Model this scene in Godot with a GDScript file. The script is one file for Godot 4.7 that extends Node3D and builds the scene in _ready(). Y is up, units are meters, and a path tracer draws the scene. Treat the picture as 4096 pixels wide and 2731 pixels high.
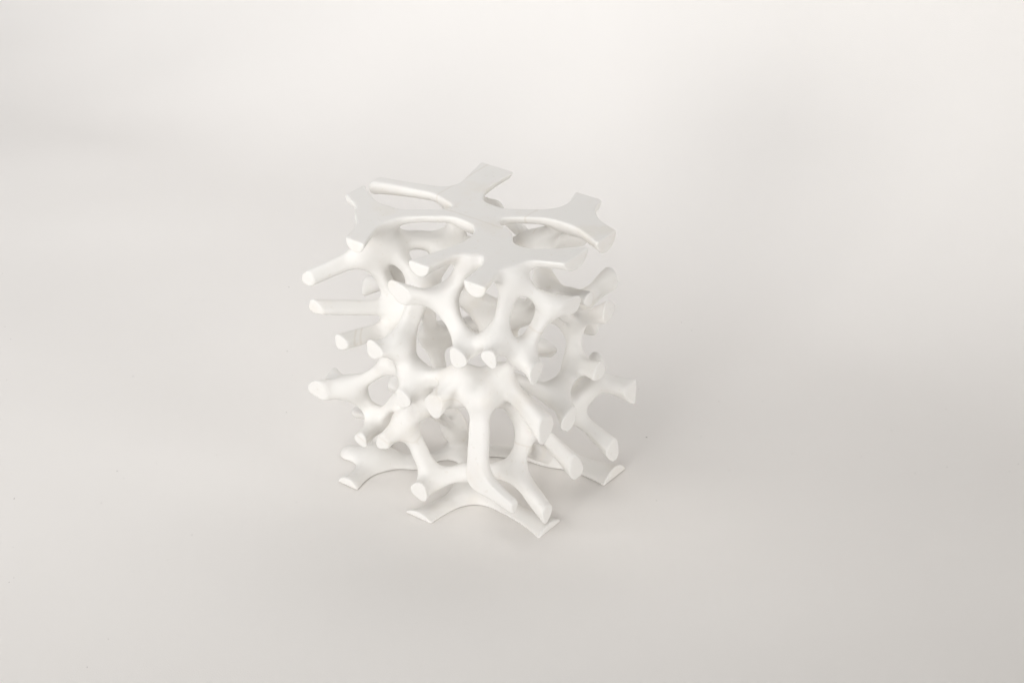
extends Node3D

# A white cast sculpture of branching struts, cut to a block, on a sheet of seamless paper.
# Lengths inside the sculpture are in block widths (u along the front left face, v into the depth, z up); UNIT turns them into metres.

const UNIT := 0.2
const DEPTH := 0.821
const HEIGHT := 1.12
const CELL := 0.0045
const BLEND := 0.026
const ROUND := 0.008
const REACH := 0.075

var joints := {}
var bars := []
var counts := {}
var rng := RandomNumberGenerator.new()


func numbered(called: String) -> String:
	counts[called] = counts.get(called, -1) + 1
	return called if counts[called] == 0 else "%s_%03d" % [called, counts[called]]


func tag(o: Node, label: String, category := "", kind := "", group := "") -> void:
	o.set_meta("label", label)
	if category:
		o.set_meta("category", category)
	if kind:
		o.set_meta("kind", kind)
	if group:
		o.set_meta("group", group)


func _ready() -> void:
	rng.seed = 4711
	camera_and_light()
	paper()
	read_bars()
	sculpture()
	dust()


func camera_and_light() -> void:
	var cam := Camera3D.new()
	cam.name = "camera"
	cam.position = Vector3(0.154, 4.0588, 6.0) * UNIT
	cam.rotation.x = -0.52492
	cam.fov = 21.541
	cam.near = 0.05
	cam.far = 30.0
	add_child(cam)
	var env := Environment.new()
	env.background_mode = Environment.BG_COLOR
	env.background_color = Color(0, 0, 0)
	env.background_energy_multiplier = 1.0
	env.tonemap_mode = Environment.TONE_MAPPER_LINEAR
	env.tonemap_exposure = 1.0
	env.sdfgi_enabled = true
	env.ssao_enabled = true
	env.ssil_enabled = true
	var around := WorldEnvironment.new()
	around.name = "studio_air"
	around.environment = env
	add_child(around)
	var neutral := Color(1, 0.996, 0.993)
	var clean := Color(0.985, 1, 1.025)
	softbox("front_left_softbox", Vector3(-1.5, 0.6, 2.6), Vector3(0, 0.1, 0), Vector2(0.9, 0.9), 2.75, neutral)
	softbox("front_softbox", Vector3(0.2, 1.0, 3.0), Vector3(0, 0.1, 0), Vector2(0.9, 0.9), 1.95, neutral)
	softbox("left_softbox", Vector3(-2.9, 0.75, 0.45), Vector3(0, 0.1, 0), Vector2(0.9, 0.9), 2.15, neutral)
	softbox("right_softbox", Vector3(2.5, 0.5, 1.5), Vector3(0, 0.1, 0), Vector2(0.9, 0.9), 2.8, neutral)
	softbox("top_softbox", Vector3(-0.5, 1.0, 0.4), Vector3(-0.3, 0.5, -1.0), Vector2(0.9, 0.9), 0.72, neutral)
	softbox("backdrop_softbox", Vector3(-0.1, 1.25, -0.4), Vector3(-0.1, 0.65, -1.3), Vector2(1.4, 0.6), 0.40, clean)
	softbox("backdrop_left_softbox", Vector3(-1.0, 1.2, -0.3), Vector3(-1.0, 0.6, -1.2), Vector2(0.9, 0.6), 0.13, clean)


func softbox(called: String, at: Vector3, towards: Vector3, size: Vector2, energy: float, color: Color) -> void:
	var l := AreaLight3D.new()
	l.name = called
	l.area_size = size
	l.area_normalize_energy = true
	l.light_energy = energy
	l.light_color = color
	l.shadow_enabled = true
	l.area_range = 12.0
	add_child(l)
	l.look_at_from_position(at, towards)


func paper() -> void:
	var lumps := FastNoiseLite.new()
	lumps.seed = 7
	lumps.frequency = 1.6
	lumps.fractal_octaves = 2
	var st := SurfaceTool.new()
	st.begin(Mesh.PRIMITIVE_TRIANGLES)
	var start := 1.5 * UNIT
	var radius := 2.0 * UNIT
	var profile := PackedVector2Array()   # distance back, height
	for i in 90:
		profile.append(Vector2(lerpf(-9.0 * UNIT, start, i / 90.0), 0))
	for i in 41:
		var a := i / 40.0 * PI / 2
		profile.append(Vector2(start + sin(a) * radius, radius - cos(a) * radius))
	for i in 10:
		profile.append(Vector2(start + radius, radius + (i + 1) * 0.14))
	var across := 120
	for i in profile.size():
		for j in across + 1:
			var x := lerpf(-10.0 * UNIT, 8.0 * UNIT, float(j) / across)
			var p := profile[i]
			var away := Vector2(x, p.x - 0.2).length()
			var lift := lumps.get_noise_2d(x, p.x * 1.4 - x * 0.6) * 0.006 * smoothstep(0.16, 0.4, away)
			st.set_uv(Vector2(x, p.x + p.y) * 4.0)
			st.add_vertex(Vector3(x, p.y + lift, -p.x))
	for i in profile.size() - 1:
		for j in across:
			var a := i * (across + 1) + j
			var b := a + across + 1
			for n in [a, b, a + 1, a + 1, b, b + 1]:
				st.add_index(n)
	st.generate_normals()
	var m := StandardMaterial3D.new()
	m.resource_name = "white_paper"
	m.albedo_color = Color(0.872, 0.846, 0.815).linear_to_srgb()
	m.roughness = 0.8
	m.metallic_specular = 0.3
	var grain := FastNoiseLite.new()
	grain.seed = 3
	grain.frequency = 0.11
	var tex := NoiseTexture2D.new()
	tex.width = 512
	tex.height = 512
	tex.seamless = true
	tex.noise = grain
	m.heightmap_enabled = true
	m.heightmap_texture = tex
	m.heightmap_scale = 0.008
	m.uv1_scale = Vector3(3, 3, 1)
	m.texture_repeat = true
	var o := MeshInstance3D.new()
	o.name = "floor"
	o.mesh = st.commit()
	o.material_override = m
	o.rotation.y = -0.644 + 0.05
	add_child(o)
	tag(o, "white seamless paper floor curving up into a bright backdrop", "", "structure")


func dust() -> void:
	# specks and short fibres lying on the paper
	var o := MeshInstance3D.new()
	var st := SurfaceTool.new()
	st.begin(Mesh.PRIMITIVE_TRIANGLES)
	for i in 240:
		var big := i < 14
		var at := Vector3(rng.randf_range(-0.55, 0.65), 0.0006, rng.randf_range(-0.35, 0.42))
		if Vector2(at.x, at.z).length() < 0.14:
			continue
		var along := Vector3(1, 0, 0).rotated(Vector3.UP, rng.randf() * TAU) * (rng.randf_range(0.0006, 0.0011) if big else rng.randf_range(0.0002, 0.0005))
		var side := along.rotated(Vector3.UP, PI / 2) * (0.35 if big else 0.7)
		var top := at + Vector3(0, 0.0004, 0)
		var ring := [at + along, at + side, at - along, at - side]
		for k in 4:
			for p in [ring[k], top, ring[(k + 1) % 4]]:
				st.add_vertex(p)
	st.generate_normals()
	var m := StandardMaterial3D.new()
	m.resource_name = "dust_grey"
	m.albedo_color = Color(0.5, 0.48, 0.45)
	m.roughness = 0.9
	o.mesh = st.commit()
	o.material_override = m
	o.name = "dust"
	add_child(o)
	tag(o, "fine grey dust specks lying on the white paper", "dust", "stuff")


func joint(called: String, u: float, v: float, z: float) -> void:
	joints[called] = Vector3(u, v, z)


func bar(ends: String, ra: float, rm: float, rb: float, facet: float, turn: float, layer: int) -> void:
	var e := ends.split(" ")
	bars.append([joints[e[0]], joints[e[1]], ra, rm, rb, facet, turn, layer, ends])



func read_bars() -> void:
	joint("A", 0.357, 0.541, 1.114)
	joint("B", 0.497, 0.455, 1.114)
	joint("C", 0.203, 0.216, 1.114)
	joint("D", 0.799, 0.657, 1.114)
	joint("E1", 0.662, 0.340, 1.114)
	joint("E", 0.783, 0.249, 1.114)
	joint("Aw", -0.010, 0.447, 1.092)
	joint("An", 0.310, 0.845, 1.150)
	joint("Cn", -0.010, 0.330, 1.112)
	joint("Cs", 0.295, -0.020, 1.112)
	joint("Dn", 0.745, 0.840, 1.112)
	joint("Ds", 1.010, 0.575, 1.112)
	joint("Ew", 0.582, -0.020, 1.112)
	joint("Es", 0.840, -0.020, 1.112)
	joint("Ee", 1.010, 0.390, 1.135)
	joint("N1", 0.163, 0.200, 0.948)
	joint("N1b", 0.214, 0.250, 1.000)
	joint("e1", 0.035, 0.000, 0.881)
	joint("N2", 0.379, 0.270, 0.851)
	joint("N5", 0.343, 0.500, 0.932)
	joint("N6", 0.598, 0.120, 0.930)
	joint("e6", 0.476, -0.020, 0.977)
	joint("N10", 0.845, 0.200, 1.064)
	joint("N11", 0.852, 0.110, 0.856)
	joint("e8", 0.905, -0.020, 0.835)
	joint("N13", 0.949, 0.300, 0.938)
	joint("R1a", 1.020, 0.397, 0.919)
	joint("N12", 0.910, 0.180, 0.775)
	joint("R6", 1.020, 0.142, 0.746)
	joint("N36", 0.783, 0.500, 0.872)
	joint("R1b", 1.020, 0.470, 0.906)
	joint("N37", 0.799, 0.700, 0.721)
	joint("R3", 0.856, 0.836, 0.800)
	joint("N28", 0.826, 0.620, 0.689)
	joint("R2", 1.020, 0.604, 0.806)
	joint("R4", 0.769, 0.831, 0.556)
	joint("N14", 0.285, 0.250, 0.730)
	joint("e2", 0.051, -0.020, 0.773)
	joint("e3", 0.184, -0.020, 0.660)
	joint("l5", -0.010, 0.378, 0.679)
	joint("N3", 0.401, 0.100, 0.673)
	joint("e4", 0.351, -0.020, 0.685)
	joint("N9", 0.741, 0.080, 0.805)
	joint("e7", 0.758, -0.020, 0.785)
	joint("N7", 0.665, 0.600, 0.976)
	joint("R0", 0.717, 0.831, 0.946)
	joint("N34", 0.219, 0.500, 0.475)
	joint("N35", 0.591, 0.600, 0.658)
	joint("R5", 0.580, 0.826, 0.383)
	joint("Rs", 0.808, 0.831, 0.405)
	joint("N16", 0.301, 0.150, 0.536)
	joint("N17", 0.146, 0.100, 0.395)
	joint("e9", 0.030, -0.020, 0.397)
	joint("N18", 0.235, 0.150, 0.249)
	joint("e13", 0.272, -0.020, 0.250)
	joint("N19", 0.413, 0.100, 0.336)
	joint("e14", 0.370, -0.020, 0.269)
	joint("N20", 0.539, 0.100, 0.129)
	joint("e18", 0.558, -0.020, 0.129)
	joint("N4", 0.470, 0.100, 0.557)
	joint("e11", 0.491, -0.020, 0.512)
	joint("N21", 0.677, 0.120, 0.633)
	joint("e12", 0.637, -0.020, 0.536)
	joint("N22", 0.797, 0.200, 0.641)
	joint("N23", 0.785, 0.100, 0.590)
	joint("N24", 0.832, 0.020, 0.290)
	joint("fc", 1.020, 0.015, 0.227)
	joint("R9", 1.020, 0.210, 0.465)
	joint("N26", 0.833, 0.240, 0.214)
	joint("R14", 1.015, 0.224, 0.071)
	joint("N27", 0.800, 0.300, 0.464)
	joint("R12", 1.020, 0.424, 0.171)
	joint("N29", 0.865, 0.580, 0.532)
	joint("R7", 1.020, 0.553, 0.559)
	joint("N31", 0.891, 0.420, 0.481)
	joint("R10", 1.020, 0.353, 0.433)
	joint("N32", 0.827, 0.600, 0.302)
	joint("R8", 1.020, 0.818, 0.337)
	joint("R11", 1.020, 0.676, 0.121)
	joint("N6b", 0.684, 0.190, 1.075)
	joint("N42", 0.644, 0.200, 0.151)
	joint("N40", 0.374, 0.450, 0.115)
	joint("N41", 0.808, 0.330, 0.258)
	joint("C_", 0.173, 0.209, -0.005)
	joint("E_", 0.612, 0.279, 0.000)
	joint("D_", 0.715, 0.652, 0.000)
	joint("e16", 0.183, 0.012, -0.020)
	joint("l17", 0.048, 0.180, -0.010)
	joint("e19", 0.551, 0.005, -0.060)
	joint("R15", 1.032, 0.244, -0.070)
	joint("R13", 1.005, 0.685, -0.035)
	joint("B_", 0.394, 0.484, -0.020)
	joint("A_", 0.268, 0.592, -0.020)
	joint("N43", 0.330, 0.780, 0.962)
	joint("N44", 0.890, 0.700, 0.408)
	joint("N46", 0.465, 0.450, 0.742)
	joint("Nw", 0.157, 0.360, 0.755)
	joint("N19b", 0.505, 0.100, 0.443)
	joint("N47", 0.500, 0.620, 0.484)
	joint("l10", -0.012, 0.142, 0.372)
	joint("l15", -0.012, 0.282, 0.137)
	joint("l20", -0.012, 0.516, 0.168)
	joint("N49", 0.100, 0.320, 0.013)
	joint("C_m", 0.296, 0.287, -0.020)
	joint("N50", 0.860, 0.280, 0.376)
	joint("N14b", 0.269, 0.250, 0.636)
	joint("N51", 0.518, 0.500, 0.586)
	bar("A Aw", 0.045, 0.033, 0.038, 0.00, 0.00, 0)
	bar("A An", 0.052, 0.068, 0.092, 0.00, 2.40, 0)
	bar("A B", 0.055, 0.053, 0.050, 0.00, 4.80, 0)
	bar("B C", 0.045, 0.033, 0.045, 0.00, 0.92, 0)
	bar("B D", 0.045, 0.037, 0.050, 0.00, 3.32, 0)
	bar("B E1", 0.048, 0.050, 0.045, 0.00, 5.72, 0)
	bar("E1 E", 0.040, 0.044, 0.040, 0.00, 1.84, 0)
	bar("C Cn", 0.045, 0.044, 0.050, 0.00, 4.24, 0)
	bar("C Cs", 0.045, 0.042, 0.044, 0.00, 0.36, 0)
	bar("D Dn", 0.050, 0.055, 0.062, 0.00, 2.76, 0)
	bar("D Ds", 0.055, 0.055, 0.060, 0.00, 5.16, 0)
	bar("E1 Ew", 0.034, 0.033, 0.050, 0.00, 1.28, 0)
	bar("E Es", 0.045, 0.040, 0.052, 0.00, 3.68, 0)
	bar("E Ee", 0.043, 0.051, 0.078, 0.00, 6.08, 0)
	bar("C N1", 0.026, 0.034, 0.024, 0.10, 2.20, 0)
	bar("N1 e1", 0.032, 0.033, 0.030, 0.10, 4.60, 0)
	bar("N1 N1b", 0.023, 0.033, 0.023, 0.10, 0.72, 0)
	bar("C N1b", 0.030, 0.040, 0.030, 0.10, 3.12, 0)
	bar("N1b N2", 0.019, 0.029, 0.019, 0.10, 5.52, 0)
	bar("N1 N14", 0.019, 0.029, 0.019, 0.10, 1.64, 0)
	bar("N1b N5", 0.027, 0.037, 0.027, 0.10, 4.04, 0)
	bar("A N5", 0.023, 0.033, 0.023, 0.10, 0.16, 0)
	bar("N5 N2", 0.030, 0.040, 0.030, 0.10, 2.56, 0)
	bar("N2 N3", 0.027, 0.037, 0.027, 0.10, 4.96, 0)
	bar("N3 e4", 0.021, 0.031, 0.045, 0.10, 1.08, 0)
	bar("N3 N4", 0.025, 0.035, 0.025, 0.10, 3.48, 0)
	bar("N6 e6", 0.023, 0.033, 0.047, 0.10, 5.88, 0)
	bar("N6 N6b", 0.023, 0.033, 0.023, 0.10, 2.00, 0)
	bar("N6b E1", 0.027, 0.037, 0.027, 0.10, 4.40, 0)
	bar("N6 N9", 0.025, 0.035, 0.025, 0.10, 0.52, 0)
	bar("N14 e2", 0.026, 0.029, 0.030, 0.10, 2.92, 0)
	bar("N14b e3", 0.026, 0.032, 0.034, 0.10, 5.32, 0)
	bar("N14 N14b", 0.023, 0.033, 0.023, 0.10, 1.44, 0)
	bar("N14b N3", 0.019, 0.029, 0.019, 0.10, 3.84, 0)
	bar("N1b Nw", 0.027, 0.037, 0.027, 0.10, 6.24, 0)
	bar("Nw l5", 0.019, 0.029, 0.043, 0.10, 2.36, 0)
	bar("Nw N14", 0.016, 0.026, 0.016, 0.10, 4.76, 0)
	bar("N14 N2", 0.019, 0.029, 0.019, 0.10, 0.88, 0)
	bar("N9 e7", 0.023, 0.033, 0.047, 0.10, 3.28, 0)
	bar("N9 N11", 0.012, 0.022, 0.012, 0.10, 5.68, 0)
	bar("N10 N11", 0.020, 0.030, 0.020, 0.10, 1.80, 0)
	bar("N11 e8", 0.016, 0.026, 0.040, 0.10, 4.20, 0)
	bar("N10 E", 0.034, 0.044, 0.034, 0.10, 0.32, 0)
	bar("N10 N13", 0.014, 0.024, 0.014, 0.10, 2.72, 0)
	bar("N11 N12", 0.016, 0.026, 0.016, 0.10, 5.12, 0)
	bar("N12 R6", 0.023, 0.033, 0.047, 0.10, 1.24, 0)
	bar("N12 N13", 0.019, 0.029, 0.019, 0.10, 3.64, 0)
	bar("N13 R1a", 0.022, 0.032, 0.036, 0.10, 6.04, 0)
	bar("N16 N17", 0.016, 0.026, 0.016, 0.10, 2.16, 0)
	bar("N17 e9", 0.029, 0.039, 0.039, 0.10, 4.56, 0)
	bar("N17 N18", 0.016, 0.026, 0.016, 0.10, 0.68, 0)
	bar("N17 l10", 0.016, 0.026, 0.040, 0.10, 3.08, 0)
	bar("N18 l15", 0.008, 0.018, 0.032, 0.10, 5.48, 0)
	bar("N16 N4", 0.016, 0.026, 0.016, 0.10, 1.60, 0)
	bar("N16 N14", 0.014, 0.024, 0.014, 0.10, 4.00, 0)
	bar("N18 e13", 0.020, 0.030, 0.031, 0.10, 0.12, 0)
	bar("N18 N4", 0.016, 0.026, 0.016, 0.10, 2.52, 0)
	bar("N19 e14", 0.020, 0.030, 0.031, 0.10, 4.92, 0)
	bar("N19 N19b", 0.023, 0.033, 0.023, 0.10, 1.04, 0)
	bar("N19b N4", 0.016, 0.026, 0.016, 0.10, 3.44, 0)
	bar("N19 N20", 0.024, 0.034, 0.024, 0.10, 5.84, 0)
	bar("N19b N23", 0.018, 0.028, 0.018, 0.10, 1.96, 0)
	bar("N20 e18", 0.023, 0.033, 0.047, 0.10, 4.36, 0)
	bar("N20 N42", 0.021, 0.031, 0.021, 0.10, 0.48, 0)
	bar("N42 N26", 0.023, 0.033, 0.023, 0.10, 2.88, 0)
	bar("N4 e11", 0.019, 0.029, 0.043, 0.10, 5.28, 0)
	bar("N4 N21", 0.026, 0.036, 0.026, 0.10, 1.40, 0)
	bar("N21 e12", 0.023, 0.033, 0.047, 0.10, 3.80, 0)
	bar("N21 N22", 0.010, 0.020, 0.010, 0.10, 6.20, 0)
	bar("N21 N23", 0.012, 0.022, 0.012, 0.10, 2.32, 0)
	bar("N22 N23", 0.016, 0.026, 0.016, 0.10, 4.72, 0)
	bar("N23 N24", 0.026, 0.041, 0.036, 0.10, 0.84, 0)
	bar("N22 R9", 0.027, 0.037, 0.052, 0.10, 3.24, 0)
	bar("N22 N12", 0.010, 0.020, 0.010, 0.10, 5.64, 0)
	bar("N24 fc", 0.030, 0.033, 0.022, 0.10, 1.76, 0)
	bar("N23 N27", 0.019, 0.029, 0.019, 0.10, 4.16, 0)
	bar("N27 N50", 0.019, 0.029, 0.019, 0.10, 0.28, 0)
	bar("N50 N26", 0.021, 0.031, 0.021, 0.10, 2.68, 0)
	bar("N27 R12", 0.019, 0.029, 0.043, 0.10, 5.08, 0)
	bar("N26 R14", 0.024, 0.034, 0.031, 0.10, 1.20, 0)
	bar("N22 N31", 0.021, 0.031, 0.021, 0.10, 3.60, 1)
	bar("N31 R10", 0.025, 0.035, 0.049, 0.10, 6.00, 1)
	bar("N31 N29", 0.021, 0.031, 0.021, 0.10, 2.12, 1)
	bar("N29 R7", 0.021, 0.031, 0.045, 0.10, 4.52, 1)
	bar("N29 N28", 0.019, 0.029, 0.019, 0.10, 0.64, 1)
	bar("N28 R2", 0.021, 0.031, 0.045, 0.10, 3.04, 1)
	bar("N28 N13", 0.012, 0.022, 0.012, 0.10, 5.44, 1)
	bar("N32 N44", 0.027, 0.037, 0.027, 0.10, 1.56, 1)
	bar("N44 R8", 0.030, 0.040, 0.054, 0.10, 3.96, 1)
	bar("N32 R11", 0.021, 0.031, 0.045, 0.10, 0.08, 1)
	bar("N32 N31", 0.016, 0.026, 0.016, 0.10, 2.48, 1)
	bar("D N7", 0.023, 0.033, 0.023, 0.10, 4.88, 1)
	bar("N7 N5", 0.014, 0.024, 0.014, 0.10, 1.00, 1)
	bar("N7 N36", 0.023, 0.033, 0.023, 0.10, 3.40, 1)
	bar("N7 R0", 0.027, 0.037, 0.051, 0.10, 5.80, 1)
	bar("N36 R1b", 0.016, 0.026, 0.030, 0.10, 1.92, 1)
	bar("N36 N35", 0.012, 0.022, 0.012, 0.10, 4.32, 1)
	bar("N36 N37", 0.021, 0.031, 0.021, 0.10, 0.44, 1)
	bar("N37 R3", 0.025, 0.035, 0.049, 0.10, 2.84, 1)
	bar("N35 N28", 0.014, 0.024, 0.014, 0.10, 5.24, 1)
	bar("N35 N34", 0.027, 0.037, 0.027, 0.10, 1.36, 1)
	bar("N47 R5", 0.027, 0.037, 0.034, 0.16, 3.76, 1)
	bar("N47 N34", 0.021, 0.031, 0.021, 0.10, 6.16, 1)
	bar("N47 N35", 0.014, 0.024, 0.014, 0.10, 2.28, 1)
	bar("N37 R4", 0.019, 0.029, 0.043, 0.10, 4.68, 1)
	bar("N34 N2", 0.021, 0.031, 0.021, 0.10, 0.80, 1)
	bar("N2 N46", 0.021, 0.031, 0.021, 0.10, 3.20, 1)
	bar("N46 N35", 0.021, 0.031, 0.021, 0.10, 5.60, 1)
	bar("N46 N51", 0.025, 0.035, 0.025, 0.10, 1.72, 1)
	bar("N51 N47", 0.019, 0.029, 0.019, 0.10, 4.12, 1)
	bar("N40 N19b", 0.012, 0.022, 0.012, 0.10, 0.24, 1)
	bar("N32 Rs", 0.023, 0.033, 0.047, 0.10, 2.64, 1)
	bar("A N43", 0.016, 0.026, 0.016, 0.10, 5.04, 1)
	bar("N43 N7", 0.016, 0.026, 0.016, 0.10, 1.16, 1)
	bar("C_ e16", 0.052, 0.044, 0.058, 0.00, 3.56, 3)
	bar("C_ l17", 0.050, 0.051, 0.050, 0.00, 5.96, 3)
	bar("C_ C_m", 0.050, 0.046, 0.042, 0.00, 2.08, 3)
	bar("C_m B_", 0.040, 0.042, 0.048, 0.00, 4.48, 3)
	bar("E_ e19", 0.062, 0.059, 0.096, 0.00, 0.60, 3)
	bar("E_ R15", 0.062, 0.061, 0.118, 0.00, 3.00, 3)
	bar("E_ B_", 0.058, 0.040, 0.050, 0.00, 5.40, 3)
	bar("D_ R13", 0.062, 0.057, 0.092, 0.00, 1.52, 3)
	bar("D_ B_", 0.058, 0.040, 0.050, 0.00, 3.92, 3)
	bar("B_ A_", 0.050, 0.050, 0.050, 0.00, 0.04, 3)
	bar("B_ N40", 0.027, 0.037, 0.027, 0.10, 2.44, 1)
	bar("N40 N34", 0.023, 0.033, 0.023, 0.10, 4.84, 1)
	bar("N40 l20", 0.019, 0.029, 0.043, 0.10, 0.96, 1)
	bar("C_ N49", 0.046, 0.037, 0.027, 0.10, 3.36, 1)
	bar("N49 N18", 0.016, 0.026, 0.016, 0.10, 5.76, 1)
	bar("D_ N41", 0.023, 0.033, 0.023, 0.10, 1.88, 1)
	bar("N41 N27", 0.016, 0.026, 0.016, 0.10, 4.28, 1)


var n0 := Vector3i.ZERO
var low := Vector3(-0.03, -0.03, -0.025)
var sum_now := PackedFloat32Array()
var total := PackedFloat32Array()
var best := PackedFloat32Array()
var owner_bar := PackedByteArray()
var row_from := PackedInt32Array()
var row_to := PackedInt32Array()


func add_bar(id: int) -> void:
	var s: Array = bars[id]
	var a: Vector3 = s[0]
	var c: Vector3 = s[1]
	var ra: float = s[2]
	var rm: float = s[3]
	var rb: float = s[4]
	var facet: float = s[5]
	var ab := c - a
	var length := ab.length()
	var dn := ab / length
	var side := dn.cross(Vector3(0, 0, 1) if absf(dn.z) < 0.9 else Vector3(1, 0, 0)).normalized()
	var other := dn.cross(side)
	var turn: float = s[6]
	var e1 := side * cos(turn) + other * sin(turn)
	var e2 := other * cos(turn) - side * sin(turn)
	var bend := (rm - (ra + rb) / 2) * 4
	var m := maxf(maxf(ra, rb), rm) * (1.0 + facet) + REACH
	var floor_value := exp(-REACH / BLEND)
	var box_lo := (a.min(c) - Vector3(m, m, m) - low) / CELL
	var box_hi := (a.max(c) + Vector3(m, m, m) - low) / CELL
	var i0 := maxi(int(box_lo.x), 0)
	var i1 := mini(int(box_hi.x) + 1, n0.x - 1)
	var j0 := maxi(int(box_lo.y), 0)
	var j1 := mini(int(box_hi.y) + 1, n0.y - 1)
	var k0 := maxi(int(box_lo.z), 0)
	var k1 := mini(int(box_hi.z) + 1, n0.z - 1)
	var qa := 1.0 - dn.z * dn.z
	for i in range(i0, i1 + 1):
		for j in range(j0, j1 + 1):
			var w := Vector3(low.x + i * CELL, low.y + j * CELL, low.z) - a
			var from := k0
			var to := k1
			# part of this row that lies within m of the bar's axis
			if qa > 0.02:
				var wd := w.dot(dn)
				var qb := w.z - wd * dn.z
				var qc := w.length_squared() - wd * wd - m * m
				var disc := qb * qb - qa * qc
				if disc <= 0:
					continue
				disc = sqrt(disc)
				from = maxi(from, int(ceil((-qb - disc) / qa / CELL)))
				to = mini(to, int((-qb + disc) / qa / CELL))
			if from > to:
				continue
			var row := (i * n0.y + j)
			row_from[row] = mini(row_from[row], from)
			row_to[row] = maxi(row_to[row], to)
			var at := row * n0.z + from
			var wz := w.z
			for k in range(from, to + 1):
				w.z = wz + k * CELL
				var t := clampf(w.dot(dn) / length, 0.0, 1.0)
				var off := w - ab * t
				var rho := off.length()
				var r := lerpf(ra, rb, t) + bend * t * (1 - t)
				if facet > 0 and rho > 0.004:
					var x := off.dot(e1) / rho
					r *= 1 + facet * x * (4 * x * x - 3)
				var d := rho - r
				if d < REACH:
					var e := exp(-d / BLEND) - floor_value
					sum_now[at] += e
					if e > best[at]:
						best[at] = e
						owner_bar[at] = id
				at += 1


func sculpture() -> void:
	n0 = Vector3i(ceil((1.03 - low.x) / CELL) + 1, ceil((DEPTH + 0.03 - low.y) / CELL) + 1, ceil((HEIGHT + 0.03 - low.z) / CELL) + 1)
	var size := n0.x * n0.y * n0.z
	total.resize(size)
	best.resize(size)
	owner_bar.resize(size)
	row_from.resize(n0.x * n0.y)
	row_to.resize(n0.x * n0.y)
	var all_from := PackedInt32Array()
	var all_to := PackedInt32Array()
	all_from.resize(n0.x * n0.y)
	all_to.resize(n0.x * n0.y)
	all_from.fill(n0.z)
	all_to.fill(-1)
	for layer in [0, 1, 3]:
		sum_now = PackedFloat32Array()
		sum_now.resize(size)
		row_from.fill(n0.z)
		row_to.fill(-1)
		for id in bars.size():
			if bars[id][7] == layer:
				add_bar(id)
		for row in n0.x * n0.y:
			for at in range(row * n0.z + row_from[row], row * n0.z + row_to[row] + 1):
				var s := sum_now[at]
				s *= s
				total[at] += s * s      # layers meet with a quarter of the blending
			all_from[row] = mini(all_from[row], row_from[row])
			all_to[row] = maxi(all_to[row], row_to[row])
	mesh_it(all_from, all_to)


func round_max(a: float, b: float) -> float:
	var h := maxf(ROUND - absf(a - b), 0.0)
	return maxf(a, b) + h * h / (4 * ROUND)


func depth_at(at: int) -> float:
	return -BLEND / 4 * log(maxf(total[at], 1e-12))


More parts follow.
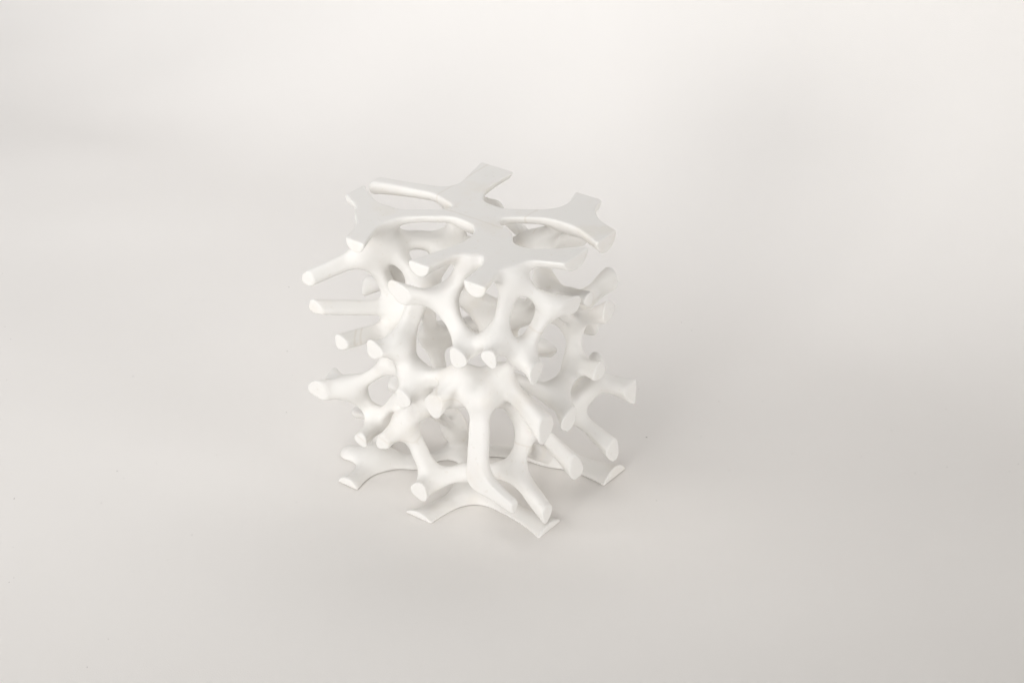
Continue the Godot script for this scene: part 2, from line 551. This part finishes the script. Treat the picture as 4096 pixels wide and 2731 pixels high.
func mesh_it(all_from: PackedInt32Array, all_to: PackedInt32Array) -> void:
	# surface nets over the field cut by the six faces of the block
	var sy := n0.z
	var sx := n0.y * n0.z
	var corner := [0, 1, sy, sy + 1, sx, sx + 1, sx + sy, sx + sy + 1]
	var offset := []
	for c in 8:
		offset.append(Vector3(c >> 2, (c >> 1) & 1, c & 1))
	var edges := []
	for c in 8:
		for b in [1, 2, 4]:
			if not c & b:
				edges.append([c, c | b])
	var vertex_of := {}
	var waves := FastNoiseLite.new()
	waves.seed = 21
	waves.frequency = 9.0
	waves.fractal_octaves = 2
	var points := PackedVector3Array()
	var on_face := PackedByteArray()      # bit per face of the block that the vertex lies on
	var owners := PackedByteArray()
	var quads := PackedInt32Array()       # cell, axis, flip
	var bounds_hi := Vector3(1, DEPTH, HEIGHT)
	var f := PackedFloat32Array()
	f.resize(8)
	var g := PackedFloat32Array()
	g.resize(8)
	for i in n0.x - 1:
		for j in n0.y - 1:
			var from := n0.z
			var to := -1
			for r in [i * n0.y + j, i * n0.y + j + 1, (i + 1) * n0.y + j, (i + 1) * n0.y + j + 1]:
				from = mini(from, all_from[r])
				to = maxi(to, all_to[r])
			from = maxi(from - 1, 0)
			to = mini(to, n0.z - 2)
			var base := (i * n0.y + j) * n0.z
			for k in range(from, to + 1):
				var at := base + k
				var inside := int(total[at] > 1) + int(total[at + 1] > 1) + int(total[at + sy] > 1) + int(total[at + sy + 1] > 1) + int(total[at + sx] > 1) + int(total[at + sx + 1] > 1) + int(total[at + sx + sy] > 1) + int(total[at + sx + sy + 1] > 1)
				if inside == 0:
					continue
				var p0 := low + Vector3(i, j, k) * CELL
				var p1 := p0 + Vector3(CELL, CELL, CELL)
				var cut := p0.x < ROUND or p0.y < ROUND or p0.z < ROUND or p1.x > 1 - ROUND or p1.y > DEPTH - ROUND or p1.z > HEIGHT - ROUND
				if inside == 8 and not cut:
					continue
				var mask := 0
				for c in 8:
					var v := depth_at(at + corner[c])
					f[c] = v
					if cut:
						var q: Vector3 = p0 + offset[c] * CELL
						for axis in 3:
							v = round_max(v, -q[axis])
							v = round_max(v, q[axis] - bounds_hi[axis])
					g[c] = v
					if v < 0:
						mask |= 1 << c
				if mask == 0 or mask == 255:
					continue
				var mid := Vector3.ZERO
				var n := 0
				for e in edges:
					var a: int = e[0]
					var b: int = e[1]
					if (mask >> a & 1) != (mask >> b & 1):
						mid += (offset[a] as Vector3).lerp(offset[b], g[a] / (g[a] - g[b]))
						n += 1
				mid /= n
				# settle on the body, on a face of the block, or on the rounded rim between them
				var faces := 0
				var p := p0 + mid * CELL
				for step in 4:
					var l := ((p - p0) / CELL).clamp(Vector3.ZERO, Vector3.ONE)
					var x00 := lerpf(f[0], f[4], l.x)
					var x01 := lerpf(f[1], f[5], l.x)
					var x10 := lerpf(f[2], f[6], l.x)
					var x11 := lerpf(f[3], f[7], l.x)
					var y0 := lerpf(x00, x10, l.y)
					var y1 := lerpf(x01, x11, l.y)
					var value := lerpf(y0, y1, l.z)
					var slope := Vector3(
						lerpf(lerpf(f[4] - f[0], f[6] - f[2], l.y), lerpf(f[5] - f[1], f[7] - f[3], l.y), l.z),
						lerpf(x10 - x00, x11 - x01, l.z), y1 - y0) / CELL
					if cut:
						for axis in 3:
							for side in 2:
								var b := p[axis] - bounds_hi[axis] if side else -p[axis]
								if b < value - ROUND:
									continue
								var t := clampf(0.5 + 0.5 * (value - b) / ROUND, 0.0, 1.0)
								slope *= t
								slope[axis] += (1 - t) * (1.0 if side else -1.0)
								value = round_max(value, b)
					var ss := slope.length_squared()
					if ss < 0.02:
						break
					p -= slope * clampf(value / ss, -CELL * 0.6, CELL * 0.6)
				if cut:
					for axis in 3:
						if absf(p[axis]) < 0.0002:
							faces |= 1 << (axis * 2)
						elif absf(p[axis] - bounds_hi[axis]) < 0.0002:
							faces |= 2 << (axis * 2)
				if not cut:
					var wave := waves.get_noise_3dv(p) * 0.0022
					var away := Vector3(f[4] - f[0], f[2] - f[0], f[1] - f[0]).normalized()
					p += away * wave
				vertex_of[at] = points.size()
				points.append(p)
				on_face.append(faces)
				var mine := 0
				var top := -1.0
				for c in 8:
					if best[at + corner[c]] > top:
						top = best[at + corner[c]]
						mine = owner_bar[at + corner[c]]
				owners.append(mine)
				# quads round the three edges that leave this cell's lowest corner
				if (mask & 1) != (mask >> 4 & 1):
					quads.append_array([at, 0, mask & 1])
				if (mask & 1) != (mask >> 2 & 1):
					quads.append_array([at, 1, mask & 1])
				if (mask & 1) != (mask >> 1 & 1):
					quads.append_array([at, 2, mask & 1])
	# triangles, sorted by owner and by the face of the block they lie on
	var normals := PackedVector3Array()
	normals.resize(points.size())
	var sets := {}
	var steps := [[sy, 1], [1, sx], [sx, sy]]
	for q in range(0, quads.size(), 3):
		var at := quads[q]
		var s: Array = steps[quads[q + 1]]
		var ring := [vertex_of.get(at - s[0] - s[1], -1), vertex_of.get(at - s[1], -1), vertex_of.get(at, -1), vertex_of.get(at - s[0], -1)]
		if ring.min() < 0:
			continue
		if quads[q + 2]:
			ring.reverse()
		var tris := [[0, 1, 2], [0, 2, 3]]
		if points[ring[0]].distance_squared_to(points[ring[2]]) > points[ring[1]].distance_squared_to(points[ring[3]]):
			tris = [[0, 1, 3], [1, 2, 3]]
		for t in tris:
			var a: int = ring[t[0]]
			var b: int = ring[t[1]]
			var c: int = ring[t[2]]
			var face: int = on_face[a] & on_face[b] & on_face[c]
			var key := owners[a] * 64 + (face & -face)
			if not sets.has(key):
				sets[key] = PackedInt32Array()
			sets[key].append_array([a, b, c])
			var cross := (points[b] - points[a]).cross(points[c] - points[a])
			normals[a] += cross
			normals[b] += cross
			normals[c] += cross
	join_islands(sets, owners)
	build_parts(sets, points, normals)


func root_of(parent: Dictionary, n: int) -> int:
	while parent[n] != n:
		parent[n] = parent[parent[n]]
		n = parent[n]
	return n


func join_islands(sets: Dictionary, owners: PackedByteArray) -> void:
	# a bar keeps its largest connected piece of surface; stray patches go to the neighbour that they touch
	var moved := []
	for key in sets:
		if key % 64:
			continue
		var list: PackedInt32Array = sets[key]
		var parent := {}
		for i in range(0, list.size(), 3):
			for k in 3:
				if not parent.has(list[i + k]):
					parent[list[i + k]] = list[i + k]
			for k in 2:
				var a := root_of(parent, list[i + k])
				var b := root_of(parent, list[i + k + 1])
				parent[a] = b
		var sizes := {}
		for i in range(0, list.size(), 3):
			var r := root_of(parent, list[i])
			sizes[r] = sizes.get(r, 0) + 1
		if sizes.size() < 2:
			continue
		var main: int = sizes.keys()[0]
		for r in sizes:
			if sizes[r] > sizes[main]:
				main = r
		var heir := {}
		for i in list.size():
			var r := root_of(parent, list[i])
			if r != main and owners[list[i]] != key / 64:
				heir[r] = owners[list[i]]
		var kept := PackedInt32Array()
		for i in range(0, list.size(), 3):
			var r := root_of(parent, list[i])
			if r != main and heir.has(r) and sets.has(heir[r] * 64):
				moved.append([heir[r] * 64, list[i], list[i + 1], list[i + 2]])
			else:
				kept.append_array([list[i], list[i + 1], list[i + 2]])
		sets[key] = kept
	for m in moved:
		sets[m[0]].append_array([m[1], m[2], m[3]])


func place(p: Vector3) -> Vector3:
	return Vector3(p.x - 0.5, p.z, DEPTH / 2 - p.y) * UNIT


func build_parts(sets: Dictionary, points: PackedVector3Array, normals: PackedVector3Array) -> void:
	var root := Node3D.new()
	root.name = "lattice_sculpture"
	root.position.y = 0.0004
	root.rotation.y = -0.644
	add_child(root)
	tag(root, "white bone-like block sculpture of branching struts with cut ends, standing on white paper", "sculpture")
	var m := StandardMaterial3D.new()
	m.resource_name = "white_resin"
	m.albedo_color = Color(1, 1, 1)
	m.vertex_color_use_as_albedo = true
	m.roughness = 0.5
	m.metallic_specular = 0.4
	var stains := FastNoiseLite.new()
	stains.seed = 12
	stains.frequency = 4.0
	stains.fractal_octaves = 4
	var part_of := {}
	var keys := sets.keys()
	keys.sort()
	for key in keys:
		var id: int = key / 64
		var face: int = key % 64
		var list: PackedInt32Array = sets[key]
		var at := {}
		var v := PackedVector3Array()
		var nn := PackedVector3Array()
		var cc := PackedColorArray()
		var index := PackedInt32Array()
		for n in list:
			if not at.has(n):
				at[n] = v.size()
				var p := points[n]
				v.append(place(p))
				var normal := -normals[n].normalized()
				nn.append(Vector3(normal.x, normal.z, -normal.y))
				cc.append(tone(p, stains))
			index.append(at[n])
		var arrays := []
		arrays.resize(Mesh.ARRAY_MAX)
		arrays[Mesh.ARRAY_VERTEX] = v
		arrays[Mesh.ARRAY_NORMAL] = nn
		arrays[Mesh.ARRAY_COLOR] = cc
		arrays[Mesh.ARRAY_INDEX] = index
		var mesh := ArrayMesh.new()
		mesh.add_surface_from_arrays(Mesh.PRIMITIVE_TRIANGLES, arrays)
		var o := MeshInstance3D.new()
		o.mesh = mesh
		o.material_override = m
		if face == 0:
			o.name = numbered(kind_of_bar(id))
			root.add_child(o)
			part_of[id] = o
		else:
			if not part_of.has(id):
				continue
			o.name = "flat_top" if face == 32 else "underside" if face == 16 else "cut_end"
			part_of[id].add_child(o, true)


func kind_of_bar(id: int) -> String:
	var s: Array = bars[id]
	if s[7] == 3:
		return "foot"
	if (s[0] as Vector3).z > 1.08 and (s[1] as Vector3).z > 1.08:
		return "top_arm"
	var e: Vector3 = s[1]
	var out := e.x < 0.05 or e.x > 0.98 or e.y < 0.02 or e.y > DEPTH - 0.01
	return "branch" if out else "strut"


# glue lines where the printed pieces were joined: a point on the line's plane, the plane's normal, how far it reaches
var seams := [
	[Vector3(0.49, 0.403, 1.12), Vector3(0, 1, 0), 0.17],
	[Vector3(0.278, 0.64, 1.12), Vector3(1, 0.04, 0), 0.19],
	[Vector3(0.666, 0.585, 1.12), Vector3(1, 0, 0), 0.09],
	[Vector3(0.215, 0.06, 0.677), Vector3(0.8, 0.5, 0.1), 0.06],
	[Vector3(0.225, 0.08, 0.68), Vector3(0.8, 0.5, 0.1), 0.06],
	[Vector3(0.93, 0.24, 0.86), Vector3(0.2, 0.4, 0.9), 0.06],
	[Vector3(0.255, 0.07, 0.25), Vector3(0.3, 0.2, 0.93), 0.08],
	[Vector3(0.40, 0.08, 0.31), Vector3(0.3, -0.2, 0.9), 0.09],
	[Vector3(0.66, 0.05, 0.585), Vector3(0.4, 0.1, 0.9), 0.08],
	[Vector3(0.61, 0.83, 0.39), Vector3(0, 0, 1), 0.09],
	[Vector3(0.87, 0.26, 0.33), Vector3(0.1, 0.3, 0.94), 0.07],
]


func tone(p: Vector3, stains: FastNoiseLite) -> Color:
	var c := Color(0.83, 0.812, 0.782)
	var s := smoothstep(0.1, 0.55, stains.get_noise_3dv(p))
	c = c.lerp(Color(0.80, 0.765, 0.70), s * 0.5)
	var fleck := stains.get_noise_3dv(p * 9.0 + Vector3(3, 7, 1))
	if fleck > 0.52:
		c = c.lerp(Color(0.70, 0.66, 0.58), 0.3)
	for seam in seams:
		var to: Vector3 = p - seam[0]
		if to.length() < seam[2]:
			var off := absf(to.dot((seam[1] as Vector3).normalized()) + stains.get_noise_3dv(p * 3.0) * 0.003)
			c = c.lerp(Color(0.66, 0.61, 0.52), 0.32 * (1.0 - smoothstep(0.001, 0.0055, off)))
	return c
